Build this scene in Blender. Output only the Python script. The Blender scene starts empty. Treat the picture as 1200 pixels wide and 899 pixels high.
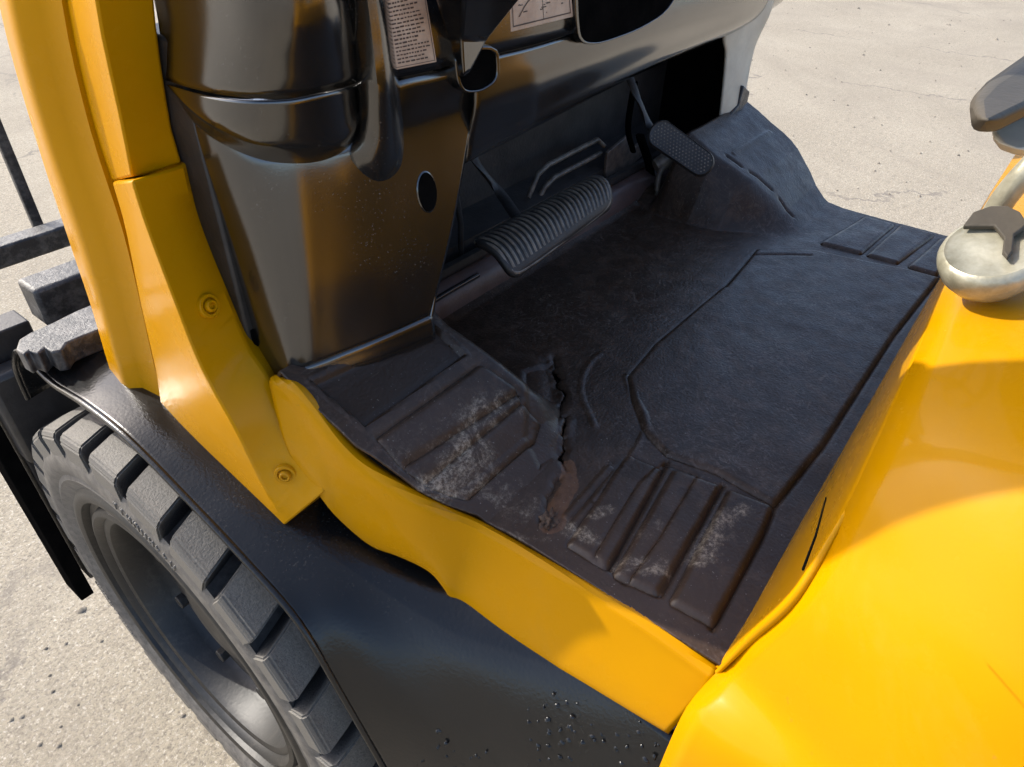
import bpy, bmesh, math, random
import numpy as np
from mathutils import Vector, Matrix, noise
random.seed(4)
rng = np.random.default_rng(4)
S = bpy.context.scene
C = S.collection
PI = math.pi

# ------------------------------------------------------------------ camera
FPX = 817.0
def _ray(p): return np.array([p[0]-600.0, 450.0-p[1], -FPX])
_X = _ray((1386, -154)); _X /= np.linalg.norm(_X)
_Y = _ray((-771, -229)); _Y /= np.linalg.norm(_Y)
_Y -= _X*_X.dot(_Y); _Y /= np.linalg.norm(_Y)
RW = np.array([_X, _Y, np.cross(_X, _Y)])
CAM = np.array([0, 0, 1.27])
cd = bpy.data.cameras.new('camera'); cam = bpy.data.objects.new('camera', cd); C.objects.link(cam)
cd.sensor_width = 36; cd.lens = 36*FPX/1200; cd.clip_start = 0.02; cd.clip_end = 500
cam.matrix_world = Matrix([list(RW[i])+[CAM[i]] for i in range(3)]+[[0, 0, 0, 1]])
S.camera = cam

def at(px, py, axis, val):
    """point of the plane axis=val seen in the photograph at px, py"""
    d = RW @ _ray((px, py)); a = 'xyz'.index(axis)
    return CAM + d*((val-CAM[a])/d[a])
def ats(pts, axis, vals):
    if not hasattr(vals, '__len__'): vals = [vals]*len(pts)
    return [at(p[0], p[1], axis, v) for p, v in zip(pts, vals)]

# ------------------------------------------------------------------ light
SUN_AZ = math.radians(13)      # to the left of straight ahead (+Y)
SUN_EL = math.radians(37)
sd = Vector((-math.sin(SUN_AZ)*math.cos(SUN_EL), math.cos(SUN_AZ)*math.cos(SUN_EL), math.sin(SUN_EL)))
W = bpy.data.worlds.new('World'); S.world = W; W.use_nodes = True
wn = W.node_tree.nodes; sky = wn.new('ShaderNodeTexSky'); sky.sky_type = 'NISHITA'; sky.sun_disc = False
sky.sun_elevation = SUN_EL; sky.sun_rotation = -SUN_AZ
sky.air_density = 0.75; sky.dust_density = 2.2; sky.ozone_density = 0.4
bg = wn['Background']; bg.inputs[1].default_value = 0.15
W.node_tree.links.new(sky.outputs[0], bg.inputs[0])
ld = bpy.data.lights.new('sun', 'SUN'); ld.energy = 2.3; ld.angle = math.radians(0.55); ld.color = (1.0, 0.95, 0.86)
sun = bpy.data.objects.new('sun', ld); C.objects.link(sun)
sun.rotation_euler = sd.to_track_quat('Z', 'Y').to_euler(); sun.location = (0, 3, 5)
S.view_settings.view_transform = 'Standard'; S.view_settings.look = 'None'
S.view_settings.exposure = 1.43; S.view_settings.gamma = 1.0

# ------------------------------------------------------------------ materials
class NT:
    def __init__(s, name):
        s.m = bpy.data.materials.new(name); s.m.use_nodes = True
        s.t = s.m.node_tree; s.b = s.t.nodes['Principled BSDF']
        s.co = s.t.nodes.new('ShaderNodeTexCoord').outputs['Object']
    def n(s, kind, **kw):
        o = s.t.nodes.new(kind)
        for k, v in kw.items():
            if k.startswith('i_'):
                key = k[2:]; key = int(key) if key.isdigit() else key.replace('_', ' ')
                if isinstance(v, bpy.types.NodeSocket): s.t.links.new(v, o.inputs[key])
                else: o.inputs[key].default_value = v
            else: setattr(o, k, v)
        return o
    def noise(s, scale, detail=4, rough=0.55, co=None, dist=0.0):
        return s.n('ShaderNodeTexNoise', i_Vector=co or s.co, i_Scale=scale, i_Detail=detail, i_Roughness=rough, i_Distortion=dist).outputs[0]
    def vor(s, scale, feature='F1', out=0, rnd=1.0):
        return s.n('ShaderNodeTexVoronoi', feature=feature, i_Vector=s.co, i_Scale=scale, i_Randomness=rnd).outputs[out]
    def ramp(s, fac, stops):
        r = s.n('ShaderNodeValToRGB', i_0=fac); e = r.color_ramp.elements
        while len(e) < len(stops): e.new(0.5)
        for k, (p, c) in enumerate(stops):
            e[k].position = p; e[k].color = (c, c, c, 1) if not hasattr(c, '__len__') else (*c, 1)
        return r.outputs[0]
    def mix(s, f, a, b, mode='MIX'):
        o = s.n('ShaderNodeMix', data_type='RGBA', blend_type=mode)
        for i, v in ((0, f), (6, a), (7, b)):
            if isinstance(v, bpy.types.NodeSocket): s.t.links.new(v, o.inputs[i])
            else: o.inputs[i].default_value = v if i == 0 or len(v) == 4 else (*v, 1)
        return o.outputs[2]
    def math(s, op, a, b=0.0, c=0.0):
        return s.n('ShaderNodeMath', operation=op, i_0=a, i_1=b, i_2=c).outputs[0]
    def bump(s, h, st, dist=0.01, prev=None):
        o = s.n('ShaderNodeBump', i_Strength=st, i_Distance=dist, i_Height=h)
        if prev is not None: s.t.links.new(prev, o.inputs['Normal'])
        return o.outputs[0]
    def set(s, **kw):
        for k, v in kw.items():
            k = k.replace('_', ' ')
            if isinstance(v, bpy.types.NodeSocket): s.t.links.new(v, s.b.inputs[k])
            else: s.b.inputs[k].default_value = (*v, 1) if hasattr(v, '__len__') and len(v) == 3 else v
        return s.m

def m_yellow():
    t = NT('yellow_paint')
    big = t.noise(3.0, 5); fine = t.noise(60, 3)
    col = t.mix(t.ramp(big, [(0.3, 0), (0.7, 1)]), (0.48, 0.214, 0.0), (0.52, 0.236, 0.0))
    sp = t.ramp(t.noise(150, 2), [(0.70, 0), (0.76, 1)])
    sp = t.math('MULTIPLY', sp, t.ramp(t.noise(9, 3), [(0.5, 0), (0.65, 0.5)]))
    col = t.mix(sp, col, (0.25, 0.16, 0.03))
    dst = t.math('MULTIPLY', t.ramp(t.noise(2.2, 8, 0.75, dist=0.8), [(0.5, 0), (0.75, 0.22)]), t.ramp(t.noise(75, 5, 0.8), [(0.4, 0.3), (0.65, 1)]))
    col = t.mix(dst, col, (0.42, 0.30, 0.10))
    r = t.ramp(t.noise(8, 6, 0.7), [(0.3, 0.20), (0.75, 0.34)])
    nb = t.bump(t.noise(230, 2), 0.035, 0.002); nb = t.bump(t.noise(14, 2), 0.05, 0.01, nb)
    return t.set(Base_Color=col, Roughness=r, Normal=nb, Coat_Weight=0.07, Coat_Roughness=0.04, Specular_IOR_Level=0.08)
def m_black_paint():
    t = NT('black_gloss_paint')
    dust = t.ramp(t.noise(5, 7, 0.7), [(0.45, 0), (0.8, 0.4)])
    spk = t.ramp(t.noise(330, 3, 0.7), [(0.58, 0), (0.70, 1)])
    col = t.mix(t.math('MULTIPLY', dust, spk), (0.007, 0.007, 0.007), (0.17, 0.155, 0.13))
    r = t.ramp(t.noise(11, 6, 0.7), [(0.3, 0.13), (0.7, 0.27)])
    nb = t.bump(t.noise(260, 3), 0.15, 0.002); nb = t.bump(t.noise(7, 2), 0.12, 0.02, nb)
    return t.set(Base_Color=col, Roughness=r, Normal=nb, IOR=1.45, Coat_Weight=0.0)
def m_black_rough():
    t = NT('worn_black_steel')
    dust = t.ramp(t.noise(40, 7, 0.75), [(0.45, 0), (0.7, 0.75)])
    col = t.mix(dust, (0.02, 0.02, 0.022), (0.16, 0.15, 0.14))
    nb = t.bump(t.noise(160, 5, 0.7), 0.5, 0.003)
    return t.set(Base_Color=col, Roughness=0.42, Normal=nb)
def m_cowl():
    t = NT('black_moulded_plastic')
    dust = t.ramp(t.noise(6, 8, 0.72), [(0.45, 0), (0.8, 0.25)])
    spk = t.ramp(t.noise(500, 2), [(0.66, 0), (0.72, 1)])
    spk = t.math('MULTIPLY', spk, t.ramp(t.noise(12, 3), [(0.5, 0), (0.7, 0.45)]))
    col = t.mix(dust, (0.008, 0.0075, 0.007), (0.04, 0.036, 0.030)); col = t.mix(spk, col, (0.3, 0.28, 0.25))
    r = t.ramp(t.noise(5, 5, 0.65), [(0.3, 0.13), (0.75, 0.24)])
    nb = t.bump(t.noise(700, 2), 0.07, 0.001); nb = t.bump(t.noise(9, 2), 0.06, 0.01, nb)
    return t.set(Base_Color=col, Roughness=r, Normal=nb, IOR=1.75, Coat_Weight=0.6, Coat_Roughness=0.15, Coat_IOR=1.55)
def m_mat():
    t = NT('worn_black_rubber_mat')
    a = t.n('ShaderNodeAttribute', attribute_name='dirt').outputs['Fac']
    br = t.n('ShaderNodeAttribute', attribute_name='brown').outputs['Fac']
    cl_ = t.math('SUBTRACT', 1.0, t.n('ShaderNodeAttribute', attribute_name='clean').outputs['Fac'])
    rs_ = t.n('ShaderNodeAttribute', attribute_name='rust').outputs['Fac']
    smear = t.ramp(t.noise(16, 9, 0.78, dist=2.2), [(0.47, 0), (0.66, 0.75)])
    scr = t.ramp(t.noise(42, 5, 0.7, dist=4.5), [(0.53, 0), (0.60, 0.9)])
    scv = t.n('ShaderNodeMapping', i_Vector=t.co, i_Rotation=(0, 0, 0.6), i_Scale=(10, 60, 10)).outputs[0]
    scl = t.ramp(t.noise(7, 4, 0.7, co=scv, dist=1.5), [(0.60, 0), (0.68, 0.8)])
    col = t.mix(t.math('MULTIPLY', smear, cl_), (0.031, 0.0185, 0.011), (0.083, 0.053, 0.035))
    col = t.mix(t.math('MULTIPLY', t.math('MULTIPLY', scr, cl_), t.ramp(t.noise(6, 4), [(0.45, 0), (0.60, 0.6)])), col, (0.13, 0.10, 0.08))
    col = t.mix(t.math('MULTIPLY', scl, t.ramp(t.noise(5, 3), [(0.48, 0), (0.62, 0.6)])), col, (0.15, 0.12, 0.095))
    col = t.mix(t.math('MULTIPLY', br, 0.8), col, (0.060, 0.038, 0.026))
    rr_ = t.ramp(t.math('MULTIPLY_ADD', t.noise(90, 6, 0.8), 0.8, t.math('SUBTRACT', t.math('MULTIPLY', rs_, 0.8), 0.45)), [(0.38, 0), (0.5, 1)])
    col = t.mix(rr_, col, t.mix(t.noise(150, 5, 0.7), (0.05, 0.025, 0.014), (0.19, 0.10, 0.055)))
    d = t.ramp(t.math('MULTIPLY_ADD', t.noise(70, 10, 0.82), 1.1, t.math('SUBTRACT', t.math('MULTIPLY', a, 0.42), 0.34)), [(0.38, 0), (0.62, 1)])
    d = t.math('MULTIPLY', d, t.ramp(t.noise(26, 6, 0.75, dist=1.5), [(0.42, 0.05), (0.56, 1)]))
    d = t.math('MULTIPLY', d, t.math('MINIMUM', t.math('MULTIPLY', a, 2.5), 1.0))
    col = t.mix(t.math('MULTIPLY', d, t.ramp(t.noise(260, 4, 0.8), [(0.42, 0.1), (0.60, 1.0)])), col, (0.34, 0.275, 0.20))
    dot = t.ramp(t.noise(420, 1), [(0.73, 0), (0.78, 0.5)]); col = t.mix(dot, col, (0.32, 0.29, 0.25))
    r = t.ramp(t.noise(30, 6, 0.7), [(0.35, 0.30), (0.7, 0.50)])
    nb = t.bump(t.noise(420, 3), 0.14, 0.0015); nb = t.bump(t.noise(60, 5, 0.7, dist=1.5), 0.18, 0.002, nb)
    nb = t.bump(t.noise(9, 2), 0.3, 0.008, nb)
    return t.set(Base_Color=col, Roughness=r, Normal=nb, Specular_IOR_Level=0.36)
def m_tyre():
    t = NT('dusty_tyre_rubber')
    g = t.ramp(t.noise(330, 5, 0.75), [(0.30, 0.35), (0.70, 1)])
    g = t.math('MULTIPLY', g, t.ramp(t.noise(14, 4), [(0.3, 0.45), (0.65, 0.9)]))
    sx = t.n('ShaderNodeSeparateXYZ', i_0=t.co).outputs
    rad = t.math('SQRT', t.math('ADD', t.math('MULTIPLY', sx[1], sx[1]), t.math('MULTIPLY', sx[2], sx[2])))
    g = t.math('MULTIPLY', g, t.ramp(rad, [(0.350, 0.02), (0.357, 1)]))
    g = t.math('MAXIMUM', g, t.math('MULTIPLY', t.ramp(sx[0], [(0.1655, 0.9), (0.1705, 0)]), 0.75))
    col = t.mix(g, (0.026, 0.025, 0.025), (0.20, 0.182, 0.152))
    nb = t.bump(t.noise(380, 4, 0.7), 0.55, 0.002)
    return t.set(Base_Color=col, Roughness=0.62, Normal=nb)
def m_sidewall():
    t = NT('tyre_sidewall_rubber')
    g = t.ramp(t.noise(60, 6, 0.7), [(0.35, 0), (0.7, 0.8)])
    col = t.mix(g, (0.06, 0.056, 0.052), (0.17, 0.155, 0.135))
    nb = t.bump(t.noise(300, 4, 0.7), 0.3, 0.002)
    return t.set(Base_Color=col, Roughness=0.55, Normal=nb)
def m_rim():
    t = NT('black_painted_wheel_steel')
    g = t.ramp(t.noise(45, 7, 0.75), [(0.52, 0), (0.76, 0.5)])
    col = t.mix(g, (0.007, 0.007, 0.007), (0.07, 0.062, 0.052))
    nb = t.bump(t.noise(160, 3), 0.18, 0.002)
    return t.set(Base_Color=col, Roughness=0.5, Normal=nb)
def simple(name, c1, c2, rough=0.5, sc=30, bs=0.1, bsc=200, metal=0.0, **kw):
    t = NT(name)
    col = t.mix(t.ramp(t.noise(sc, 6, 0.65), [(0.35, 0), (0.68, 1)]), c1, c2)
    nb = t.bump(t.noise(bsc, 3), bs, 0.002)
    return t.set(Base_Color=col, Roughness=rough, Normal=nb, Metallic=metal, **kw)
def m_ground():
    t = NT('sunbleached_concrete')
    a = t.ramp(t.noise(1.1, 6, 0.6), [(0.3, 0), (0.7, 1)])
    col = t.mix(a, (0.285, 0.247, 0.183), (0.355, 0.312, 0.237))
    g1 = t.noise(150, 5, 0.85); g2 = t.noise(34, 5, 0.8)
    col = t.mix(t.ramp(g1, [(0.41, 0.8), (0.50, 0)]), col, (0.14, 0.12, 0.10))
    col = t.mix(t.ramp(t.noise(125, 4, 0.85), [(0.54, 0), (0.64, 0.85)]), col, (0.56, 0.51, 0.43))
    col = t.mix(t.ramp(g2, [(0.36, 0.55), (0.46, 0)]), col, (0.17, 0.145, 0.115)); col = t.mix(t.ramp(g2, [(0.56, 0), (0.68, 0.4)]), col, (0.50, 0.45, 0.37))
    spots = t.vor(24); sp = t.math('MULTIPLY', t.ramp(spots, [(0.045, 1), (0.10, 0)]), t.ramp(t.noise(11, 2), [(0.58, 0), (0.62, 0.75)]))
    col = t.mix(sp, col, (0.09, 0.08, 0.07))
    wob = t.n('ShaderNodeVectorMath', operation='ADD', i_0=t.co, i_1=t.n('ShaderNodeVectorMath', operation='SCALE', i_0=t.n('ShaderNodeTexNoise', i_Vector=t.co, i_Scale=2.5, i_Detail=6, i_Roughness=0.7).outputs['Color'], i_Scale=0.55).outputs[0]).outputs[0]
    vc = t.n('ShaderNodeTexVoronoi', feature='DISTANCE_TO_EDGE', i_Vector=wob, i_Scale=0.42).outputs[0]
    crack = t.math('MULTIPLY', t.ramp(vc, [(0.002, 1), (0.0065, 0)]), t.ramp(t.noise(1.7, 3), [(0.42, 0), (0.5, 0.85)]))
    col = t.mix(crack, col, (0.16, 0.14, 0.12))
    st = t.ramp(t.noise(0.6, 7, 0.72, dist=1.2), [(0.47, 0), (0.66, 0.5)])
    col = t.mix(st, col, (0.22, 0.19, 0.15))
    nb = t.bump(g1, 0.5, 0.004); nb = t.bump(t.noise(30, 4), 0.25, 0.01, nb); nb = t.bump(crack, -0.5, 0.004, nb)
    return t.set(Base_Color=col, Roughness=0.9, Normal=nb, Specular_IOR_Level=0.2)

YEL = m_yellow(); BLK = m_black_paint(); WORN = m_black_rough(); COWL = m_cowl(); MAT = m_mat()
TYRE = m_tyre(); SIDE = m_sidewall(); RIM = m_rim(); GROUND = m_ground()
DARK = simple('dull_dark_steel', (0.018, 0.016, 0.015), (0.04, 0.035, 0.032), 0.5, 25, 0.25)
BROWN = simple('brown_painted_toe_steel', (0.08, 0.052, 0.045), (0.12, 0.082, 0.072), 0.38, 18, 0.2)
STEELW = simple('scuffed_bare_steel', (0.10, 0.08, 0.065), (0.26, 0.20, 0.16), 0.45, 60, 0.3, metal=0.3)
PADM = simple('dusty_pedal_rubber', (0.07, 0.058, 0.047), (0.23, 0.19, 0.145), 0.42, 60, 0.2)
NEARBLK = simple('opening_shade_and_dull_black', (0.003, 0.003, 0.003), (0.006, 0.0055, 0.005), 0.9, Specular_IOR_Level=0.0)  # shade of openings put into the colour; also plain black for rail and arms
PAPER = simple('faded_pink_label', (0.38, 0.25, 0.17), (0.56, 0.42, 0.31), 0.5, 25, 0.02)
INK = simple('label_print', (0.05, 0.03, 0.02), (0.09, 0.055, 0.04), 0.6)
BEIGE = simple('beige_painted_steel', (0.50, 0.43, 0.33), (0.60, 0.52, 0.40), 0.5, 20, 0.1, Specular_IOR_Level=0.2)
CAPW = simple('worn_plated_metal', (0.24, 0.22, 0.15), (0.50, 0.47, 0.36), 0.36, 30, 0.3, 120, 0.35)
ARMB = simple('grey_black_vinyl', (0.055, 0.047, 0.036), (0.085, 0.073, 0.056), 0.6, 20, 0.15, 300, Specular_IOR_Level=0.2)
DIRTM = simple('crumbling_brown_clay', (0.05, 0.028, 0.018), (0.15, 0.095, 0.06), 0.9, 90, 0.8, 150)

# ------------------------------------------------------------------ mesh helpers
def link(name, me, mat, parent=None, smooth=True, angle=35, label=None, kind=None, **props):
    o = bpy.data.objects.new(name, me); C.objects.link(o)
    if mat is not None and not me.materials: me.materials.append(mat)
    if smooth and len(me.polygons):
        me.shade_smooth()
        if angle: me.set_sharp_from_angle(angle=math.radians(angle))
    if parent is not None: o.parent = parent
    if label: o['label'] = label
    if kind: o['kind'] = kind
    for k, v in props.items(): o[k] = v
    return o
def mesh(name, V, F):
    me = bpy.data.meshes.new(name); me.from_pydata([tuple(map(float, v)) for v in V], [], [tuple(map(int, f)) for f in F]); me.update(); return me
GRIDS = {}
def proj(P):
    q = (np.asarray(P)-CAM) @ RW; return np.stack([600-FPX*q[..., 0]/q[..., 2], 450+FPX*q[..., 1]/q[..., 2]], -1)
def on_sheet(name, px, py):
    """nearest surface point and normal of a built sheet to a view line"""
    G = GRIDS[name]; d = np.linalg.norm(proj(G)-[px, py], axis=-1); i, j = np.unravel_index(np.argmin(d), d.shape)
    i = min(max(i, 1), G.shape[0]-2); j = min(max(j, 1), G.shape[1]-2)
    n_ = np.cross(G[i+1, j]-G[i-1, j], G[i, j+1]-G[i, j-1]); n_ /= np.linalg.norm(n_)
    return G[i, j], (n_ if n_.dot(CAM-G[i, j]) > 0 else -n_)
def cr(P, n):
    """Catmull-Rom resample of a polyline to n points, even by chord length"""
    P = np.array(P, float)
    if len(P) == 2: return P[0]+(P[1]-P[0])*np.linspace(0, 1, n)[:, None]
    d = np.r_[0, np.cumsum(np.linalg.norm(np.diff(P, axis=0), axis=1)+1e-9)]
    T = np.empty_like(P); T[1:-1] = (P[2:]-P[:-2])/(d[2:]-d[:-2])[:, None]
    T[0] = (P[1]-P[0])/(d[1]-d[0]); T[-1] = (P[-1]-P[-2])/(d[-1]-d[-2])
    u = np.linspace(0, d[-1], n); k = np.clip(np.searchsorted(d, u, 'right')-1, 0, len(P)-2)
    h = (d[k+1]-d[k])[:, None]; s = ((u-d[k])[:, None])/h
    return (2*s**3-3*s**2+1)*P[k]+(s**3-2*s**2+s)*h*T[k]+(-2*s**3+3*s**2)*P[k+1]+(s**3-s**2)*h*T[k+1]
def lin(P, n):
    P = np.array(P, float); d = np.r_[0, np.cumsum(np.linalg.norm(np.diff(P, axis=0), axis=1)+1e-9)]
    u = np.linspace(0, d[-1], n); return np.stack([np.interp(u, d, P[:, i]) for i in range(P.shape[1])], 1)
def gridmesh(name, G, drop=None):
    r, c = G.shape[:2]; i = np.arange(r*c).reshape(r, c)
    F = np.stack([i[:-1, :-1], i[1:, :-1], i[1:, 1:], i[:-1, 1:]], -1).reshape(-1, 4)
    if drop is not None: F = F[~drop.reshape(-1)]
    me = bpy.data.meshes.new(name); me.vertices.add(r*c); me.vertices.foreach_set('co', G.reshape(-1).astype(np.float32))
    me.loops.add(F.size); me.loops.foreach_set('vertex_index', F.reshape(-1).astype(np.int32))
    me.polygons.add(len(F)); me.polygons.foreach_set('loop_start', (np.arange(len(F))*4).astype(np.int32))
    me.update(calc_edges=True); me.validate(); return me
def sheet(name, rows, mat, parent=None, nu=60, nv=24, thick=0.005, smooth_v=True, smooth_u=True, angle=35, off=0.0, flip=False, bev=0, **kw):
    f = cr if smooth_u else lin; g = cr if smooth_v else lin
    R_ = np.array([f(r, nu) for r in rows])
    if smooth_v is None: G = R_
    else: G = np.stack([g(R_[:, j], nv) for j in range(nu)], 1)
    GRIDS[name] = G
    o = link(name, gridmesh(name, G), mat, parent, angle=angle, **kw)
    if thick:
        m = o.modifiers.new('thickness', 'SOLIDIFY'); m.thickness = thick; m.offset = off
    if bev:
        b = o.modifiers.new('edge', 'BEVEL'); b.width = bev; b.segments = 2; b.limit_method = 'ANGLE'; b.angle_limit = math.radians(50)
    return o
def bevel(o, w=0.003, seg=2, ang=30):
    b = o.modifiers.new('edge', 'BEVEL'); b.width = w; b.segments = seg; b.limit_method = 'ANGLE'; b.angle_limit = math.radians(ang)
    return o
def box(name, x0, x1, y0, y1, z0, z1, mat, parent=None, bv=0.003, **kw):
    V = [(x, y, z) for x in (x0, x1) for y in (y0, y1) for z in (z0, z1)]
    F = [(0, 1, 3, 2), (4, 6, 7, 5), (0, 4, 5, 1), (2, 3, 7, 6), (0, 2, 6, 4), (1, 5, 7, 3)]
    o = link(name, mesh(name, V, F), mat, parent, **kw)
    return bevel(o, bv) if bv else o
def hull_loft(name, rings, mat, parent=None, bv=0.0, caps=True, angle=35, **kw):
    n = len(rings[0]); V = [p for r in rings for p in r]; F = []
    for k in range(len(rings)-1):
        for j in range(n): a, b = k*n+j, k*n+(j+1) % n; F.append((a, b, b+n, a+n))
    if caps: F += [tuple(range(n))[::-1], tuple((len(rings)-1)*n+j for j in range(n))]
    me = mesh(name, V, F); bm = bmesh.new(); bm.from_mesh(me); bmesh.ops.recalc_face_normals(bm, faces=bm.faces); bm.to_mesh(me); bm.free()
    o = link(name, me, mat, parent, angle=angle, **kw)
    return bevel(o, bv) if bv else o
def tube(name, pts, rad, mat, parent=None, n=12, res=None, flat=None, **kw):
    P = cr(pts, res) if res else np.array(pts, float)
    rads = rad if hasattr(rad, '__len__') else [rad]*len(P)
    if len(rads) != len(P): rads = np.interp(np.linspace(0, 1, len(P)), np.linspace(0, 1, len(rads)), rads)
    T = np.gradient(P, axis=0); T /= np.linalg.norm(T, axis=1)[:, None]
    up = np.array([0, 0, 1.0]) if abs(T[0][2]) < 0.9 else np.array([1.0, 0, 0])
    rings = []
    for p, t_, r in zip(P, T, rads):
        a = np.cross(t_, up); a /= np.linalg.norm(a); b = np.cross(a, t_)
        ra, rb = (r, r) if flat is None else (r, r*flat)
        rings.append([p+a*ra*math.cos(q)+b*rb*math.sin(q) for q in np.linspace(0, 2*PI, n, endpoint=False)])
    return hull_loft(name, rings, mat, parent, angle=60, **kw)
def slab(name, poly, thick, mat, parent=None, bv=0.002, axis=(0, 0, -1), **kw):
    P = np.array(poly, float); d = np.array(axis, float)*thick
    return hull_loft(name, [list(P), list(P+d)], mat, parent, bv=bv, **kw)
def lathe_x(name, prof, c, mat, parent=None, n=96, angle=40, **kw):
    """profile [(x, r)] turned about the X axis through c=(y, z)"""
    G = np.array([[(x, c[0]+r*math.cos(a), c[1]+r*math.sin(a)) for a in np.linspace(0, 2*PI, n+1)] for x, r in prof])
    me = gridmesh(name, G); bm = bmesh.new(); bm.from_mesh(me)
    bmesh.ops.remove_doubles(bm, verts=bm.verts, dist=1e-6); bmesh.ops.recalc_face_normals(bm, faces=bm.faces); bm.to_mesh(me); bm.free()
    return link(name, me, mat, parent, angle=angle, **kw)
def empty(name, loc=(0, 0, 0), parent=None, **props):
    o = bpy.data.objects.new(name, None); o.location = loc; o.empty_display_size = 0.1; C.objects.link(o)
    if parent: o.parent = parent
    for k, v in props.items(): o[k] = v
    return o

# ------------------------------------------------------------------ ground
xs = np.concatenate([-np.geomspace(300, 2, 30), np.linspace(-1.9, 12, 60), np.geomspace(12.5, 300, 30)])
G = np.zeros((len(xs), len(xs), 3)); G[..., 0] = xs[:, None]; G[..., 1] = xs[None, :]
link('ground', gridmesh('ground', G[:, ::-1]), GROUND, kind='structure')
# loose grit lying on the concrete
V = []; F = []
for k in range(900):
    if k < 350: x, y = rng.uniform(-1.2, 0.3), rng.uniform(0.1, 2.4)
    else: x, y = rng.uniform(1.7, 9.5), rng.uniform(-0.3, 5)
    s = rng.uniform(0.002, 0.006)*(1 if k < 350 else 1.8)*(2.0 if rng.random() < 0.05 else 1); b = len(V)
    for q in range(6):
        a = q*PI/3+rng.uniform(-.3, .3); V.append((x+s*math.cos(a), y+s*math.sin(a)*.8, 0.0005))
    V.append((x, y, s*0.9)); F += [(b+q, b+(q+1) % 6, b+6) for q in range(6)]
grit = link('grit', mesh('grit', V, F), simple('dark_grit', (0.07, 0.06, 0.05), (0.3, 0.26, 0.2), 0.9), kind='stuff', angle=0,
            label='loose dark grit scattered over the pale concrete', category='grit')

# ------------------------------------------------------------------ the forklift
TR = empty('forklift', (0, 0, 0), label='yellow forklift with black cowl, worn rubber floor mat and large front tyre', category='forklift')
FL = 0.75
# --- wheel
WC = (0.688, 0.357)
wheel = empty('wheel', (0, 0, 0), TR)
lathe_x('tyre', [(0.176, 0.262), (0.170, 0.275), (0.166, 0.283), (0.168, 0.290), (0.163, 0.300), (0.164, 0.318), (0.169, 0.330), (0.176, 0.325), (0.24, 0.327), (0.33, 0.327), (0.37, 0.325),
                 (0.38, 0.31), (0.375, 0.27)], WC, SIDE, wheel, 144)
NL = 28
def lug():
    V = []; hw = math.radians(4.75)
    for (x, r0, r1, sk) in ((0.1655, 0.314, 0.350, 0), (0.171, 0.320, 0.3575, -.3), (0.200, 0.322, 0.3605, -1.9), (0.262, 0.322, 0.362, -5.4)):
        for r, w in ((r0, 1.12), (r1, 1.0)):
            for s in (-1, 1): V.append((x, r, math.radians(sk)+s*hw*w))
    P = [(x, r*math.cos(a), r*math.sin(a)) for x, r, a in V]
    F = []
    for k in range(3):
        b = k*4; F += [(b, b+1, b+5, b+4), (b+2, b+6, b+7, b+3), (b, b+4, b+6, b+2), (b+1, b+3, b+7, b+5)]
    F += [(0, 2, 3, 1), (12, 13, 15, 14)]
    me = mesh('tread_block', P, F); bm = bmesh.new(); bm.from_mesh(me); bmesh.ops.recalc_face_normals(bm, faces=bm.faces)
    bmesh.ops.bevel(bm, geom=[e for e in bm.edges if e.calc_face_angle(0) > 0.6], offset=0.0022, segments=2, affect='EDGES'); bm.to_mesh(me); bm.free()
    me.materials.append(TYRE); me.shade_smooth(); me.set_sharp_from_angle(angle=0.6); return me
lm = lug()
for k in range(NL):
    o = bpy.data.objects.new('tread_block', lm); C.objects.link(o); o.parent = wheel
    o.location = (0, WC[0], WC[1]); o.rotation_euler = (math.radians(90.3+k*360/NL), 0, 0)
il = empty('x'); bpy.data.objects.remove(il)
lathe_x('rim', [(0.19, 0.262), (0.175, 0.264), (0.169, 0.258), (0.168, 0.250), (0.171, 0.243), (0.182, 0.240), (0.184, 0.230), (0.176, 0.226), (0.174, 0.219), (0.178, 0.213), (0.184, 0.210), (0.183, 0.206), (0.186, 0.199),
                (0.196, 0.194), (0.225, 0.190), (0.240, 0.187), (0.248, 0.180), (0.246, 0.170), (0.234, 0.160), (0.229, 0.120), (0.229, 0.085)], WC, RIM, wheel, 120)
lathe_x('hub', [(0.235, 0.078), (0.222, 0.074), (0.217, 0.068), (0.216, 0.05), (0.215, 0.001)], WC, RIM, wheel, 48)
for k in range(8):
    a = k*PI/4+0.3; y, z = WC[0]+0.142*math.cos(a), WC[1]+0.142*math.sin(a)
    ring = [[(x, y+0.012*math.cos(q*PI/3), z+0.012*math.sin(q*PI/3)) for q in range(6)] for x in (0.231, 0.219)]
    hull_loft('wheel_nut', ring, RIM, wheel, bv=0.001)
# raised moulded characters on the sidewall cannot be read: short raised strokes
V = []; F = []
for grp, a0 in ((0, 92), (1, 200), (2, 320)):
    a = a0
    for q in range(9):
        w = rng.uniform(0.9, 1.6)
        for (da, dr, ww, hh) in ((0, 0, .3, .012), (w*.45, rng.choice([0, .010, .005]), w*.5, .0025), (w, 0, .3, .012))[:rng.integers(2, 4)]:
            b = len(V)
            for xx in (0.1655, 0.1622):
                for (sa, sr) in ((0, 0), (ww, 0), (ww, hh), (0, hh)):
                    r = 0.300+dr+sr; A = math.radians(a+da+sa); V.append((xx, WC[0]+r*math.cos(A), WC[1]+r*math.sin(A)))
            F += [(b+4, b+5, b+6, b+7), (b, b+1, b+5, b+4), (b+1, b+2, b+6, b+5), (b+2, b+3, b+7, b+6), (b+3, b, b+4, b+7)]
        a += w+1.3
link('sidewall_marking', mesh('sidewall_marking', V, F), SIDE, wheel, angle=0, kind='stuff')

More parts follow.
